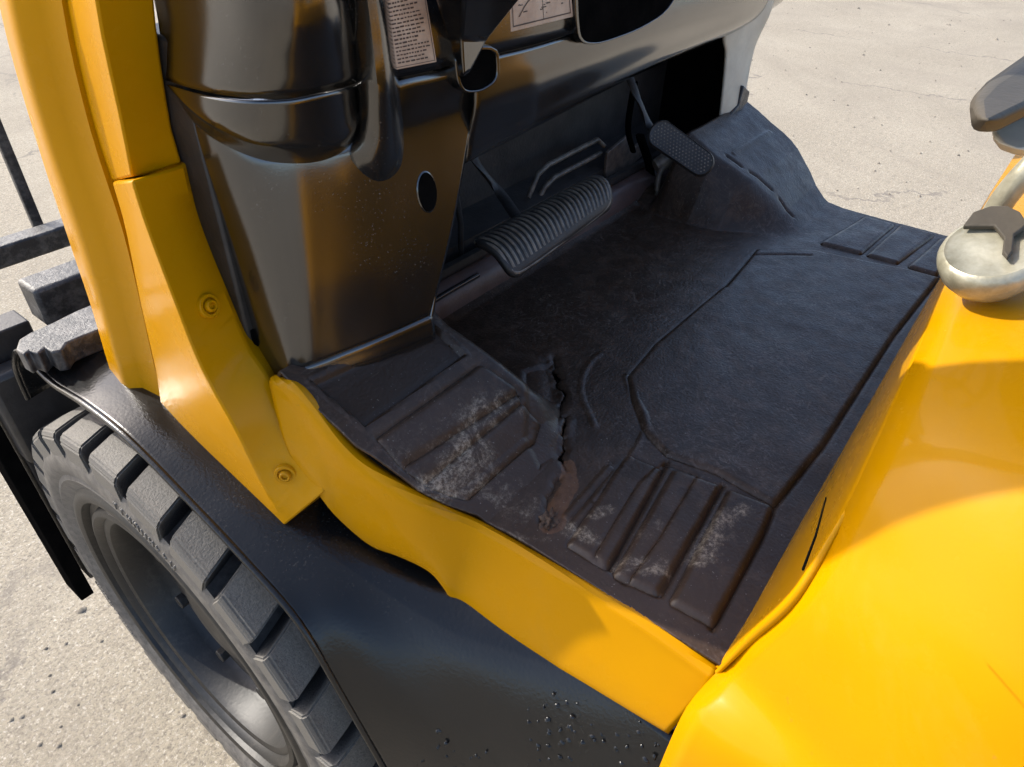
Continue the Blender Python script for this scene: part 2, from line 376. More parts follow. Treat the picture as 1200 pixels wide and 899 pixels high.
# --- fender over the wheel
EP = [(25, 412), (60, 447), (95, 470), (150, 513), (233, 597), (283, 650), (350, 727), (397, 805), (450, 897)]
E = [tuple(p) for p in ats(EP, 'x', 0.2)]
E = [(0.2, 1.00, 0.63), (0.2, 0.985, 0.69)] + E + [(0.2, 0.272, 0.42), (0.2, 0.255, 0.33), (0.2, 0.25, 0.2), (0.2, 0.25, 0.1)]
def shift(P, dx, k=0.0, dz=0.0): return [(p[0]+dx, p[1], p[2]+dz) for p in P]
inner = [(0.34, 1.01, 0.62), (0.34, 0.99, 0.70), (0.34, 0.93, 0.735), (0.34, 0.87, 0.742), (0.34, 0.78, 0.745), (0.34, 0.68, 0.742), (0.34, 0.57, 0.725), (0.335, 0.47, 0.70),
         (0.332, 0.37, 0.665), (0.331, 0.28, 0.662), (0.330, 0.20, 0.662), (0.330, 0.13, 0.662), (0.330, 0.04, 0.66), (0.330, -0.10, 0.64), (0.330, -0.2, 0.5)]
En = cr(E, 40); In = cr(inner, 40)
mid1 = En*0.78+In*0.22; mid1[:, 2] += 0.005; mid2 = En*0.45+In*0.55; mid2[:, 2] += 0.008
sheet('fender', [En, mid1, mid2, In], BLK, TR, 90, 30, 0.006)
lip = En.copy(); lip[:, 0] += 0.0
tube('fender_lip', cr([(p[0]-0.001, p[1], p[2]) for p in En], 90), 0.0042, BLK, TR, 10)
# vertical black side panel and lower step
sheet('side_panel', [[(0.334, 0.52, 0.72), (0.334, 0.3, 0.68), (0.334, 0.1, 0.675), (0.334, -0.8, 0.66)], [(0.330, 0.52, 0.55), (0.330, 0.3, 0.55), (0.330, 0.1, 0.5), (0.330, -0.8, 0.5)],
      [(0.330, 0.52, 0.3), (0.330, 0.3, 0.3), (0.330, 0.1, 0.3), (0.330, -0.8, 0.3)]], BLK, TR, 30, 12, 0.004)
st = box('step_plate', 0.20, 0.332, -0.60, -0.10, 0.385, 0.40, WORN, TR, 0.004)
V = []; F = []
for k in range(150):
    x, y = rng.uniform(0.21, 0.327), rng.uniform(-0.5, -0.12); s = rng.uniform(0.004, 0.009); b = len(V); rot = rng.uniform(0, PI)
    for q in range(5): V.append((x+s*math.cos(rot+q*1.257)*rng.uniform(.5, 1.2), y+s*math.sin(rot+q*1.257)*rng.uniform(.5, 1.2), 0.3995))
    V.append((x, y, 0.3995+s*0.8)); F += [(b+q, b+(q+1) % 5, b+5) for q in range(5)]
link('anti_slip_grit', mesh('anti_slip_grit', V, F), WORN, TR, angle=0, kind='stuff')
box('chassis', 0.36, 1.33, -1.6, 0.52, 0.28, 0.70, DARK, TR, 0.004)

# worn ledge at the fender's front
jag = [(18, 410), (22, 398), (35, 390), (62, 378), (90, 364), (120, 352), (150, 340), (152, 372), (128, 382), (92, 396), (78, 402), (72, 411), (60, 413), (52, 407), (44, 415), (34, 411), (28, 416)]
slab('fender_ledge', ats(jag, 'z', 0.778), 0.030, WORN, TR, 0.0025)
# --- mast and carriage seen in front of the wheel
def pxbox(name, x0, x1, y0, y1, z0, z1, mat, bv=0.004, **kw): return box(name, x0, x1, y0, y1, z0, z1, mat, TR, bv, **kw)
pxbox('carriage_bar', 0.24, 1.45, 1.30, 1.34, 0.683, 0.721, WORN)
for x in (0.405, 0.62, 1.07, 1.285): pxbox('load_backrest_bar', x-0.007, x+0.010, 1.36, 1.372, 0.66, 1.60, WORN, 0.002)
pxbox('tilt_bracket', 0.268, 0.46, 1.03, 1.085, 0.70, 0.762, WORN, 0.006)
pxbox('mast_rail', 0.143, 0.166, 1.07, 1.13, 0.15, 0.735, NEARBLK, 0.002)
pxbox('mast_rail', 0.172, 0.26, 1.075, 1.125, 0.18, 0.70, DARK, 0.003)
pxbox('axle_bracket', 0.168, 0.30, 1.03, 1.07, 0.50, 0.66, DARK, 0.008)

# --- overhead guard pillar: outer tube, inner face
Lf = [(2, -60), (17, 0), (55, 150), (97, 290), (117, 350), (140, 430), (163, 494)]
Gr = [(60, -60), (72, 0), (105, 150), (144, 272), (163, 350), (181, 430), (199, 496)]
def topz(p, q, z):     # carry the line p-q on up to height z
    p, q = np.array(p), np.array(q); return p+(q-p)*((z-p[2])/(q[2]-p[2]))
def col(pts, axis, v, zt=2.1):
    P = ats(pts, axis, v); return [tuple(topz(P[2], P[1], zt)+[.075, 0, 0])] + [tuple(p) for p in P[1:]]
L1 = col(Lf, 'x', 0.270); G1 = col(Gr, 'x', 0.256)
n = 60; L1 = cr(L1, n); G1 = cr(G1, n)
M1 = L1*0.80+G1*0.20; M1[:, 0] -= 0.0185; M2 = L1*0.5+G1*0.5; M2[:, 0] -= 0.0215; M25 = L1*0.36+G1*0.64; M25[:, 0] -= .0195; M3 = L1*0.27+G1*0.73; M3[:, 0] -= .0085
Bk = L1.copy(); Bk[:, 0] += 0.035; Bk[:, 1] -= 0.01; Bk2 = G1.copy(); Bk2[:, 0] += 0.045
rings = [[L1[k], M1[k], M2[k], M25[k], M3[k], G1[k], Bk2[k], Bk[k]] for k in range(n)]
last = rings[-1]; cen = np.mean(last, 0)
for s, dz in ((0.85, .008), (0.55, .013)): rings.append([cen+(np.array(p)-cen)*s+np.array([0, 0, -dz]) for p in last])
pil = hull_loft('guard_pillar', rings, YEL, TR, angle=50)
# upper inner face of the pillar (above the seam)
u0 = [(74, 0), (107, 150), (130, 214)]; u1 = [(84, 0), (118, 150), (138, 212)]; u2 = [(112, 0), (143, 150), (154, 208)]; u3 = [(146, -2), (172, 150), (183, 202)]; u4 = [(180, -4), (201, 150), (213, 192)]
def uu(P, x, zt=2.1):
    A = ats(P, 'x', x); return cr([topz(A[1], A[0], zt)+[.065, 0, 0]]+[tuple(p) for p in A], 40)
U = [uu(u0, .262), uu(u1, .256), uu(u2, .246), uu(u3, .268), uu(u4, .290)]
bk = U[4].copy(); bk[:, 0] += .010; bk[:, 1] += .03; bk0 = U[0].copy(); bk0[:, 0] += .045
hull_loft('pillar_face', [[r[k] for r in U]+[bk[k], bk0[k]] for k in range(40)], YEL, TR, bv=0.0022, angle=30)
# lower cover with the two bolts
c0 = [(131, 214), (145, 262), (163, 350), (181, 430), (199, 506), (262, 566), (330, 618)]
c1 = [(154, 212), (170, 262), (203, 350), (236, 432), (277, 507), (303, 560), (334, 616)]
c2 = [(214, 195), (231, 262), (266, 350), (292, 410), (314, 443), (345, 505), (381, 577)]
k0 = cr(ats(c0, 'x', [.252, .252, .252, .252, .250, .249, .248]), 50)
k1 = cr(ats(c1, 'x', [.238, .237, .235, .236, .238, .242, .247]), 50)
k2 = cr(ats(c2, 'x', [.287, .287, .287, .286, .285, .281, .272]), 50)
km = (k1+k2)/2; km[:, 0] -= 0.002
kb = k2.copy(); kb[:, 0] += .03; kb[:, 1] += .025; ka = k0.copy(); ka[:, 0] += .05
cover = hull_loft('pillar_cover', [[k0[k], k1[k], km[k], k2[k], kb[k], ka[k]] for k in range(50)], YEL, TR, bv=0.0022, angle=25)
def face_pt(px, py):
    """where the view line of px,py meets the cover's broad face"""
    d = RW @ _ray((px, py)); best = None
    A, B = k1, k2
    for k in range(49):
        for tri in ((A[k], B[k], B[k+1]), (A[k], B[k+1], A[k+1])):
            nrm = np.cross(tri[1]-tri[0], tri[2]-tri[0]); t = nrm.dot(tri[0]-CAM)/nrm.dot(d); p = CAM+d*t
            ok = all(np.dot(np.cross(tri[(i+1) % 3]-tri[i], p-tri[i]), nrm) >= 0 for i in range(3))
            if ok: best = (p, nrm/np.linalg.norm(nrm))
    return best
for (px, py) in ((243, 359), (335, 555)):
    r = face_pt(px, py)
    if r is None: continue
    p, nn = r
    if nn.dot(CAM-p) < 0: nn = -nn
    a = np.cross(nn, [0, 0, 1]); a /= np.linalg.norm(a); b = np.cross(nn, a)
    def disc(R0, h0, prof, name, mat, par):
        rg = [[p+nn*(h)+a*rr_*math.cos(q)+b*rr_*math.sin(q) for q in np.linspace(0, 2*PI, 24, endpoint=False)] for rr_, h in prof]
        return hull_loft(name, rg, mat, par, angle=40)
    w_ = disc(0, 0, [(0.0112, -0.002), (0.0112, 0.0030), (0.0102, 0.0042), (0.0078, 0.0040), (0.0072, 0.0012), (0.0050, 0.0012)], 'bolt', YEL, cover)
    disc(0, 0, [(0.0056, 0.002), (0.0056, 0.0062), (0.0046, 0.0074), (0.0032, 0.0072), (0.0030, 0.0045)], 'bolt_head', YEL, cover)

# --- yellow sill
AT = [(841, 787), (748, 721), (600, 635), (561, 613), (491, 583), (415, 533), (348, 455), (322, 443)]
AX = [.35, .35, .35, .344, .310, .290, .285, .284]
A1 = cr(ats(AT, 'x', AX), 60)
A2 = cr(ats([(836, 801), (797, 775), (667, 683), (567, 622), (487, 595), (405, 545), (340, 472), (319, 452)], 'x', [.343, .343, .343, .338, .304, .284, .280, .279]), 60)
B1 = cr(ats([(785, 857), (650, 776), (575, 736), (538, 714), (524, 690), (505, 668), (470, 650), (437, 638), (405, 612), (385, 590), (345, 535)], 'x',
            [.322, .322, .318, .316, .312, .308, .300, .294, .285, .276, .272]), 60)
Ad = A1.copy(); Ad[:, 0] += .012; Ad[:, 2] -= .012
A15 = A1*.5+A2*.5; A15[:, 2] += .003; A15[:, 0] -= .001
m1 = A2*.66+B1*.34; m1[:, 0] -= .002; m2 = A2*.33+B1*.67; m2[:, 0] -= .003
B2 = B1.copy(); B2[:, 0] += .006; B2[:, 2] -= .003
sheet('sill_panel', [Ad, A1, A15, A2, m1, m2, B1, B2], YEL, TR, 90, 40, 0.003, off=-1)

# --- floor heights
def T(y): return np.interp(y, [-1, .25, .28, .315, .345, .375, .41, .44, .47, .50, .62], [FL, FL, .752, .770, .795, .819, .838, .851, .867, .880, .88])
def xl(y): return np.interp(y, [-1, .25, .29, .335, .39, .456, .50, .62], [.35, .35, .344, .312, .290, .285, .284, .284])
def wallx(y):   # foot of the left wheelhouse's inner wall
    return np.interp(y, [.20, .25, .30, .36, .42, .48, .545, .62], [.375, .42, .465, .50, .53, .555, .585, .60])
def sstep(a): a = np.clip(a, 0, 1); return a*a*(3-2*a)
def floor_h(x, y):
    top = T(y)-FL
    xm = 1.690-x
    eL = np.interp(y, [.20, .25, .267, .30, .335, .37, .41, .44, .62], [.38, .41, .444, .492, .505, .492, .482, .476, .476])
    eR = np.interp(y, [.20, .25, .30, .34, .39, .44, .62], [.40, .44, .495, .505, .535, .545, .545])
    sl = sstep((eL+.040-x)/.055)
    sr = sstep((eR+.065-xm)/.080)
    return top*np.maximum(sl*(1-0.85*sstep((y-.478)/.02)), sr*(1-0.85*sstep((y-.494)/.03)))
ny, nx = 440, 840
ys = np.linspace(0.040, 0.552, ny)
GX = np.zeros((ny, nx)); 
for i, y in enumerate(ys): GX[i] = np.linspace(xl(y), 1.690-xl(y), nx)
GY = np.repeat(ys[:, None], nx, 1); P2 = np.stack([GX, GY], -1)
def pdist(poly, closed=False):
    P = np.array(poly)[:, :2]; 
    if closed: P = np.vstack([P, P[:1]])
    best = np.full(GX.shape, 9.0)
    for a, b in zip(P[:-1], P[1:]):
        ab = b-a; t = np.clip(((P2-a)@ab)/(ab@ab+1e-12), 0, 1); best = np.minimum(best, np.linalg.norm(P2-a-t[..., None]*ab, axis=-1))
    return best
def inside(poly):
    P = np.array(poly)[:, :2]; r = np.zeros(GX.shape, bool)
    for a, b in zip(P, np.roll(P, -1, 0)):
        c = (a[1] > GY) != (b[1] > GY); r ^= c & (GX < (b[0]-a[0])*(GY-a[1])/(b[1]-a[1]+1e-12)+a[0])
    return r
def fz(pts):
    """first meeting of each view line with the curved floor"""
    out = []
    for p in pts:
        zz = np.linspace(.90, FL-.001, 400); Q = np.array([at(p[0], p[1], 'z', .90), at(p[0], p[1], 'z', FL-.001)])
        P_ = Q[0]+(Q[1]-Q[0])*np.linspace(0, 1, 400)[:, None]
        k = np.argmax(P_[:, 2] <= FL+floor_h(P_[:, 0], P_[:, 1])); out.append(P_[k] if P_[k, 2] <= FL+floor_h(P_[k:k+1, 0], P_[k:k+1, 1])[0] else P_[-1])
    return out
H = floor_h(GX, GY)+0.004
def groove(pts, w, d, closed=False):
    global H
    q = pdist(fz(pts), closed); H = H-d*np.exp(-(q/w)**2)
def ridge(pts, w, d, closed=False): groove(pts, w, -d, closed)
def pad(pts, h, e=0.0026):
    global H
    f = fz(pts); q = pdist(f, True); s = np.where(inside(f), q, -q); H = H+h*sstep((s+e)/(2*e))-0.0016*np.exp(-((s+e)/.002)**2)
# moulded pattern
pad([(855, 338), (887, 300), (952, 301), (1068, 326), (1095, 333), (1043, 400), (960, 530), (905, 598), (841, 562), (782, 540), (757, 515), (744, 480), (737, 450), (770, 410)], 0.004)
pad([(962, 292), (1012, 262), (1044, 270), (1006, 303)], 0.0045); pad([(1016, 306), (1054, 272), (1090, 282), (1048, 315)], 0.0045)
pad([(1064, 320), (1100, 288), (1116, 290), (1094, 328)], 0.0045)
pad([(700, 660), (748, 578), (776, 552), (812, 566), (768, 640), (732, 690)], 0.0)
pad([(668, 646), (735, 545), (772, 560), (708, 672)], 0.0045)
pad([(722, 682), (789, 562), (838, 580), (772, 704)], 0.0055)
pad([(788, 714), (853, 586), (900, 604), (888, 636), (832, 738)], 0.0055)
groove([(769, 704), (845, 577)], .003, .004); groove([(714, 673), (779, 549)], .003, .004)
groove([(832, 745), (888, 640), (905, 600), (960, 532), (1043, 402), (1100, 330)], .0028, .0045)
ridge([(702, 422), (692, 430), (684, 442), (681, 454), (680, 466), (684, 480), (690, 492), (696, 506)], .003, .0012)
ridge([(733, 448), (737, 462), (744, 478), (753, 494), (756, 508), (748, 528), (735, 548), (700, 592), (682, 612)], .003, .0016)
ridge([(722, 560), (690, 600), (672, 622)], .003, .002); ridge([(712, 556), (680, 594), (664, 612)], .003, .002)
groove([(848, 344), (880, 306), (948, 307)], .003, .003)
# wheelhouse pads: recessed tray and raised ribs
tray = [(362, 452), (428, 509), (546, 423), (508, 386)]
f = fz(tray); q = pdist(f, True); s_ = np.where(inside(f), q, -q); H -= 0.006*sstep((s_+.002)/.004); tray_m = sstep((s_+.004)/.004)
ridge(tray, .0028, .0022, True)
groove([(440, 519), (558, 435)], .003, .004)
pad([(446, 523), (562, 437), (600, 462), (606, 478), (497, 571), (470, 552)], .0022)
groove([(474, 552), (606, 466)], .0035, .0035)
pad([(500, 573), (610, 482), (628, 500), (622, 520), (545, 588)], .0022)
for k, (a, b) in enumerate((((850, 188), (866, 200)), ((877, 207), (901, 226)), ((911, 238), (926, 258)))): groove([a, b], .0035, .006)
ridge([(858, 186), (900, 160)], .004, .002)
# long tears, with the torn lip standing up on one side
def jitter(pts, n, a):
    P = lin(np.array(pts, float), n); P[1:-1] += rng.normal(0, a, (n-2, 2)); return [tuple(p) for p in P]
tear1 = jitter([(648, 424), (650, 440), (657, 452), (661, 468), (656, 482), (661, 498), (658, 512), (661, 526), (656, 540), (663, 556)], 34, 1.5)
tear2 = jitter([(654, 566), (648, 580), (642, 590), (641, 606), (635, 618)], 16, 1.3)
dt1 = pdist(fz(tear1)); dt2 = pdist(fz(tear2))
wn1 = 0.0008+0.0019*np.clip(np.array([[mn_] for mn_ in np.abs(np.sin(np.linspace(0, 23, ny))*np.sin(np.linspace(1, 57, ny)))]), 0, 1)
hole = (dt1 < wn1)|(dt2 < wn1*.6)
H -= 0.004*np.exp(-(dt1/.004)**2); H -= 0.004*np.exp(-(dt2/.004)**2)
# the loose left flap has sunk below the right one
f_ = fz([(610, 440), (648, 428), (661, 468), (658, 512), (656, 540), (630, 560), (610, 520)]); q = pdist(f_, True); s_ = np.where(inside(f_), q, -q); H -= 0.003*sstep((s_+.001)/.008)
groove([(640, 430), (646, 455), (650, 500), (652, 530)], .010, .003)
# worn irregular surface
from mathutils import noise as mn
N1 = np.array([[mn.fractal((GX[i, j]*14, GY[i, j]*14, .3), 1.0, 2.0, 3) for j in range(0, nx, 4)] for i in range(0, ny, 4)])
jj = np.arange(nx)/4; ii = np.arange(ny)/4
N1 = np.stack([np.interp(jj, np.arange(N1.shape[1]), r) for r in N1]); N1 = np.stack([np.interp(ii, np.arange(N1.shape[0]), N1[:, j]) for j in range(nx)], 1)
H += N1*0.0008+rng.normal(0, .00012, H.shape)
# front edge of the mat curls up against the toe riser
H += 0.012*sstep((GY-.535)/.03)*(GX > .54)*(GX < 1.10)
G = np.stack([GX, GY, FL+H], -1)
hf = hole[:-1, :-1]|hole[1:, :-1]|hole[:-1, 1:]|hole[1:, 1:]
mm = gridmesh('floor_mat', G, hf)
def blob(px, py, r, s=1.0):
    c = fz([(px, py)])[0]; return s*np.exp(-((GX-c[0])**2+(GY-c[1])**2)/r**2)
def streak(pts, r, s=1.0): return s*np.exp(-(pdist(fz(pts))/r)**2)
dirt = (blob(560, 535, .016)+streak([(505, 580), (560, 520), (600, 490)], .012, .75)+streak([(545, 500), (585, 470)], .010, .65)+streak([(500, 585), (560, 572)], .012, .8)
        +streak([(668, 628), (690, 640)], .011, .95)+streak([(695, 615), (712, 608)], .008, .8)+streak([(728, 672), (772, 678)], .010, .75)+streak([(820, 665), (850, 618), (870, 612)], .014, .75)
        +streak([(815, 668), (822, 655)], .006, .95)+blob(760, 640, .03, .35)+blob(755, 260, .012, .5)+streak([(630, 360), (670, 335)], .010, .5)+streak([(465, 540), (500, 520), (560, 480)], .02, .35)
        +blob(590, 590, .03, .4)+blob(615, 600, .03, .45)+streak([(640, 640), (700, 680), (790, 740)], .01, .3)+streak([(500, 590), (620, 640)], .006, .5)+blob(700, 490, .03, .25)+blob(800, 620, .05, .2)
        +streak([(760, 480), (860, 440), (930, 470)], .03, .22)+streak([(740, 400), (830, 370)], .04, .2)+streak([(620, 470), (600, 450), (640, 520)], .012, .3))
brown = np.clip(blob(570, 560, .07)+blob(640, 620, .03)+blob(780, 700, .09, .8)+blob(620, 560, .05, .8)+blob(500, 520, .06, .6)+blob(700, 660, .06, .7), 0, 1)
rust = np.clip(streak([(664, 552), (668, 575), (655, 600), (640, 626)], .006, .8)+streak([(664, 552), (668, 575), (655, 600), (644, 622)], .010, 1.0)+blob(650, 618, .012), 0, 1)
for nm, arr in (('dirt', np.clip(dirt, 0, 1)*(1-tray_m)), ('brown', brown*(1-tray_m)), ('rust', rust), ('clean', tray_m)):
    at_ = mm.attributes.new(nm, 'FLOAT', 'POINT'); at_.data.foreach_set('value', arr.reshape(-1).astype(np.float32))
fm = link('floor_mat', mm, MAT, angle=50, label='torn black rubber floor mat covering the forklift footwell between sill and hood', category='floor mat')
m = fm.modifiers.new('thickness', 'SOLIDIFY'); m.thickness = 0.004; m.offset = 1 if False else -1
# steel floor under the mat
ny2 = 40; y2 = np.linspace(0.046, .66, ny2); g2 = np.zeros((ny2, 60, 3))
for i, y in enumerate(y2):
    xx = np.linspace(xl(y)+.003, 1.687-xl(y), 60); g2[i, :, 0] = xx; g2[i, :, 1] = y; g2[i, :, 2] = FL-.016+floor_h(xx, np.full(60, y))
link('floor_plate', gridmesh('floor_plate', g2), DARK, TR)

# --- lump of dried dirt in the tear
bm = bmesh.new(); bmesh.ops.create_icosphere(bm, subdivisions=4, radius=1)
pc = fz([(643, 618)])[0]; pe = fz([(652, 598)])[0]; ax = (pe-pc)[:2]; ang = math.atan2(ax[1], ax[0])
for v in bm.verts:
    p = v.co.copy(); k = 1+0.9*noise.fractal(p*2.2+Vector((3, 1, 2)), 1, 2, 4); p = p*k
    v.co = Vector((p.x*.012, p.y*.0075, p.z*.007))
me = bpy.data.meshes.new('dirt_clump'); bm.to_mesh(me); bm.free()
dc = link('dirt_clump', me, DIRTM, angle=0, label='crumbly brown clump of dried dirt lying in the torn floor mat', category='dirt clump')
dc.location = (pc[0], pc[1], pc[2]+.006); dc.rotation_euler = (0, 0, ang)
for k in range(5):
    pass

# --- hood
lipP = ats([(843, 788), (880, 750), (933, 700)], 'z', [.752, .80, .86])+[np.array(p) for p in ((.384, .0095, .905), (.404, .0095, .945))]
r1 = [(.296, .052, .45), (.298, .052, .62), (.304, .051, .70), (.320, .049, .738)] + [tuple(p) for p in lipP] + [(.432, .0105, .974), (.475, .0125, .992), (.60, .018, 1.010), (.845, .022, 1.018), (1.10, .018, 1.01), (1.25, .016, .99), (1.33, .020, .92), (1.35, .035, .80), (1.37, .045, .6)]
def hr(y, dx, dz):
    return [(.290+dx, y, .45), (.289+dx, y, .60), (.290+dx, y, .68), (.293+dx, y, .75), (.297+dx, y, .80), (.306+dx, y, .85), (.322+dx, y, .905), (.345+dx, y, .95+dz), (.372+dx, y, .985+dz), (.41+dx, y, 1.012+dz), (.48, y, 1.03+dz), (.60, y, 1.036+dz),
            (.845, y, 1.042+dz), (1.10, y, 1.036+dz), (1.27, y, 1.015+dz), (1.345, y, .94), (1.385, y, .80), (1.39, y, .6)]
def rs(P): return cr(P, 90)
R1 = rs(r1)
R2 = rs(hr(-.10, -.004, 0.004))
# soft shoulder between lip and the row behind it
Ra = R1*.72+R2*.28; Ra[:, 0] -= .004; Ra[:, 2] += .004
rows = [R1, Ra, R2, rs(hr(-.20, -.012, .012)), rs(hr(-.35, -.018, .02)), rs(hr(-.6, -.02, .024)), rs(hr(-1.0, -.02, .02)), rs(hr(-1.5, -.0, -.05))]
hood = sheet('hood', rows, YEL, TR, 180, 90, 0.004, off=0, angle=60)
# rounded bead along the hood's front corner
tube('hood_rim', cr([tuple(np.array(p)+[-.002, .001, .001]) for p in lipP[:4]]+[tuple(np.array(lipP[4])+[.000, -.001, -.003])], 60), [.002, .0035, .004, .003, .001], YEL, hood, 12)
# front face of the hood
top = R1; msk = (top[:, 2] > .752) & (top[:, 0] < 1.345); Tp = top[msk]
bot = np.array([(min(max(x, .352), 1.335), .0445, .742) for x in Tp[:, 0]]); bot[:, 0] = np.interp(np.linspace(0, 1, len(bot)), [0, 1], [.352, 1.338])
md = Tp*.5+bot*.5; md[:, 1] += .002
md2 = Tp*.9+bot*.1; md2[:, 1] += .001
sheet('hood_front', [Tp-[0, .001, .002], md2, md, bot], YEL, TR, 120, 24, 0.003)
# latch strip at the hood face
def onface(px, py, lift=.0): 
    d = RW @ _ray((px, py)); n_ = np.array([0, .25, .027]); n_ /= np.linalg.norm(n_); p0 = np.array([0, .0445+lift, .75]); t = n_.dot(p0-CAM)/n_.dot(d); return CAM+d*t

tube('hood_slit', [tuple(onface(968, 584, .0015)), tuple(onface(956, 628, .0015)), tuple(onface(941, 668, .0015))], .0004, NEARBLK, TR, 6)
# crusted anti-slip grip on the black side below the sill
GG = GRIDS['fender']; pr = proj(GG); V = []; F = []
cand = [(i, j) for i in range(1, GG.shape[0]-1) for j in range(1, GG.shape[1]-1) if 500 < pr[i, j, 0] < 760 and 835 < pr[i, j, 1] < 960]
cl = [cand[rng.integers(len(cand))] for _ in range(34)] if cand else []
for k in range(700 if cand else 0):
    i, j = cl[rng.integers(34)]; c = GG[i, j]+rng.normal(0, .011, 3)*[0, 1, 1]
    dd = np.linalg.norm(GG-c, axis=-1); i, j = np.unravel_index(np.argmin(dd), dd.shape); i = min(max(i, 1), GG.shape[0]-2); j = min(max(j, 1), GG.shape[1]-2)
    c = GG[i, j]+rng.normal(0, .0015, 3)
    n_ = np.cross(GG[i+1, j]-GG[i-1, j], GG[i, j+1]-GG[i, j-1]); n_ /= np.linalg.norm(n_); n_ = n_ if n_.dot(CAM-c) > 0 else -n_
    a = np.cross(n_, [0, 0, 1]); a /= np.linalg.norm(a); b_ = np.cross(n_, a); s = rng.uniform(.0012, .0032); rot = rng.uniform(0, PI); b = len(V)
    for q in range(6): V.append(c+n_*.001+s*rng.uniform(.3, 1.6)*(a*math.cos(rot+q*PI/3)+b_*math.sin(rot+q*PI/3)))
    V.append(c+n_*(.003+s*.35)); F += [(b+q, b+(q+1) % 6, b+6) for q in range(6)]
if V: link('grip_crust', mesh('grip_crust', V, F), BLK, TR, angle=0, kind='stuff')

# --- far-side fittings beside the hood
cp = at(1172, 296, 'x', .80)
def ring_around(c, prof, ax_, up_, mat, name, par, n=28, sq=1.0):
    ax_ = np.array(ax_, float)/np.linalg.norm(ax_); a = np.cross(ax_, up_); a /= np.linalg.norm(a); b = np.cross(ax_, a)
    return hull_loft(name, [[c+ax_*h+a*r*math.cos(q)+b*r*sq*math.sin(q) for q in np.linspace(0, 2*PI, n, endpoint=False)] for r, h in prof], mat, par, angle=45)

# --- cowl (moulded dashboard body)
cowl = empty('cowl', (0, 0, 0), TR)
NB = 50
def Y(pts, y): return [tuple(p) for p in ats(pts, 'y', y)]
botL = cr([tuple(at(x, y, 'y', v)) for x, y, v in ((298, 405, .575), (308, 430, .545), (322, 439, .512), (340, 437, .484), (358, 432, .471), (378, 425, .465), (400, 416, .459), (450, 396, .446), (504, 372, .438))], NB)
topL = cr([tuple(at(x, y, 'y', v)) for x, y, v in ((172, 60, .64), (193, 88, .595), (212, 120, .560), (240, 148, .526), (285, 173, .495), (330, 181, .476), (375, 178, .467), (420, 172, .460), (465, 159, .459), (510, 145, .460), (553, 130, .462))], NB)
upL = topL + (topL-botL)*.12*(topL[:, :1] < .40)
mL = topL*.5+botL*.5; mL[:, 1] -= .004
upL = cr([tuple(at(x, y, 'y', v)) for x, y, v in ((172, 50, .66), (193, 80, .61), (212, 108, .575), (240, 132, .545), (285, 150, .515), (330, 150, .50), (375, 140, .49), (420, 112, .468), (465, 93, .4505), (510, 83, .450), (556, 70, .450))], NB)-[0, 0, .0014]
tpm = upL*.5+topL*.5
sheet('cowl_panel', [upL, tpm, topL, mL, botL], COWL, cowl, 90, 30, 0.004, angle=50)
# bottom flange of the panel
fw = np.linspace(.45, 1.0, NB)[:, None]
sheet('cowl_flange', [botL+[0, .002, .003], botL+[0, -.002, .001], botL+fw*[0, -.0035, -.004], botL+fw*[0, -.005, -.024], botL+fw*[0, .004, -.027]], COWL, cowl, 60, 16, 0.003, angle=50)
# pod above it
def podrow(P): return cr([tuple(at(x, y, 'y', v)) for x, y, v in P], NB)
p0 = podrow([(196, 100, .585), (222, 135, .545), (250, 163, .523), (290, 184, .499), (330, 192, .480), (375, 189, .469), (407, 173, .466), (418, 145, .468)])
p1 = podrow([(196, 98, .570), (224, 124, .520), (256, 143, .486), (296, 160, .460), (334, 166, .448), (376, 160, .441), (404, 146, .444), (417, 128, .455)])
p2 = podrow([(195, 96, .566), (226, 106, .510), (262, 113, .472), (300, 116, .446), (338, 115, .434), (376, 108, .429), (402, 102, .436), (416, 98, .452)])
p3 = podrow([(192, 70, .564), (225, 78, .506), (262, 84, .466), (300, 86, .438), (338, 85, .426), (376, 79, .422), (400, 75, .430), (412, 72, .448)])
p4 = podrow([(182, -6, .560), (220, -4, .495), (260, 0, .450), (300, 2, .418), (338, 0, .404), (372, -4, .402), (394, -8, .412), (403, -10, .435)])
p5 = p4*1.0; p5[:, 2] = np.linspace(1.32, 1.34, NB); p5[:, 1] += .02
p6 = p5.copy(); p6[:, 2] += .03; p6[:, 1] += .06
p7 = p6.copy(); p7[:, 2] += .01; p7[:, 1] = .72
sheet('pod_base', [p0, p0*.35+p1*.65+[0, -.004, 0], p1, p2-[0, 0, .0012]], COWL, cowl, 90, 24, 0.004, angle=60)
sheet('pod_shell', [p2+[0, -.002, .0016], p2*.7+p3*.3+[0, -.003, .001], p3+[0, -.003, 0], p4, p5, p6, p7], COWL, cowl, 90, 60, 0.004, angle=60)
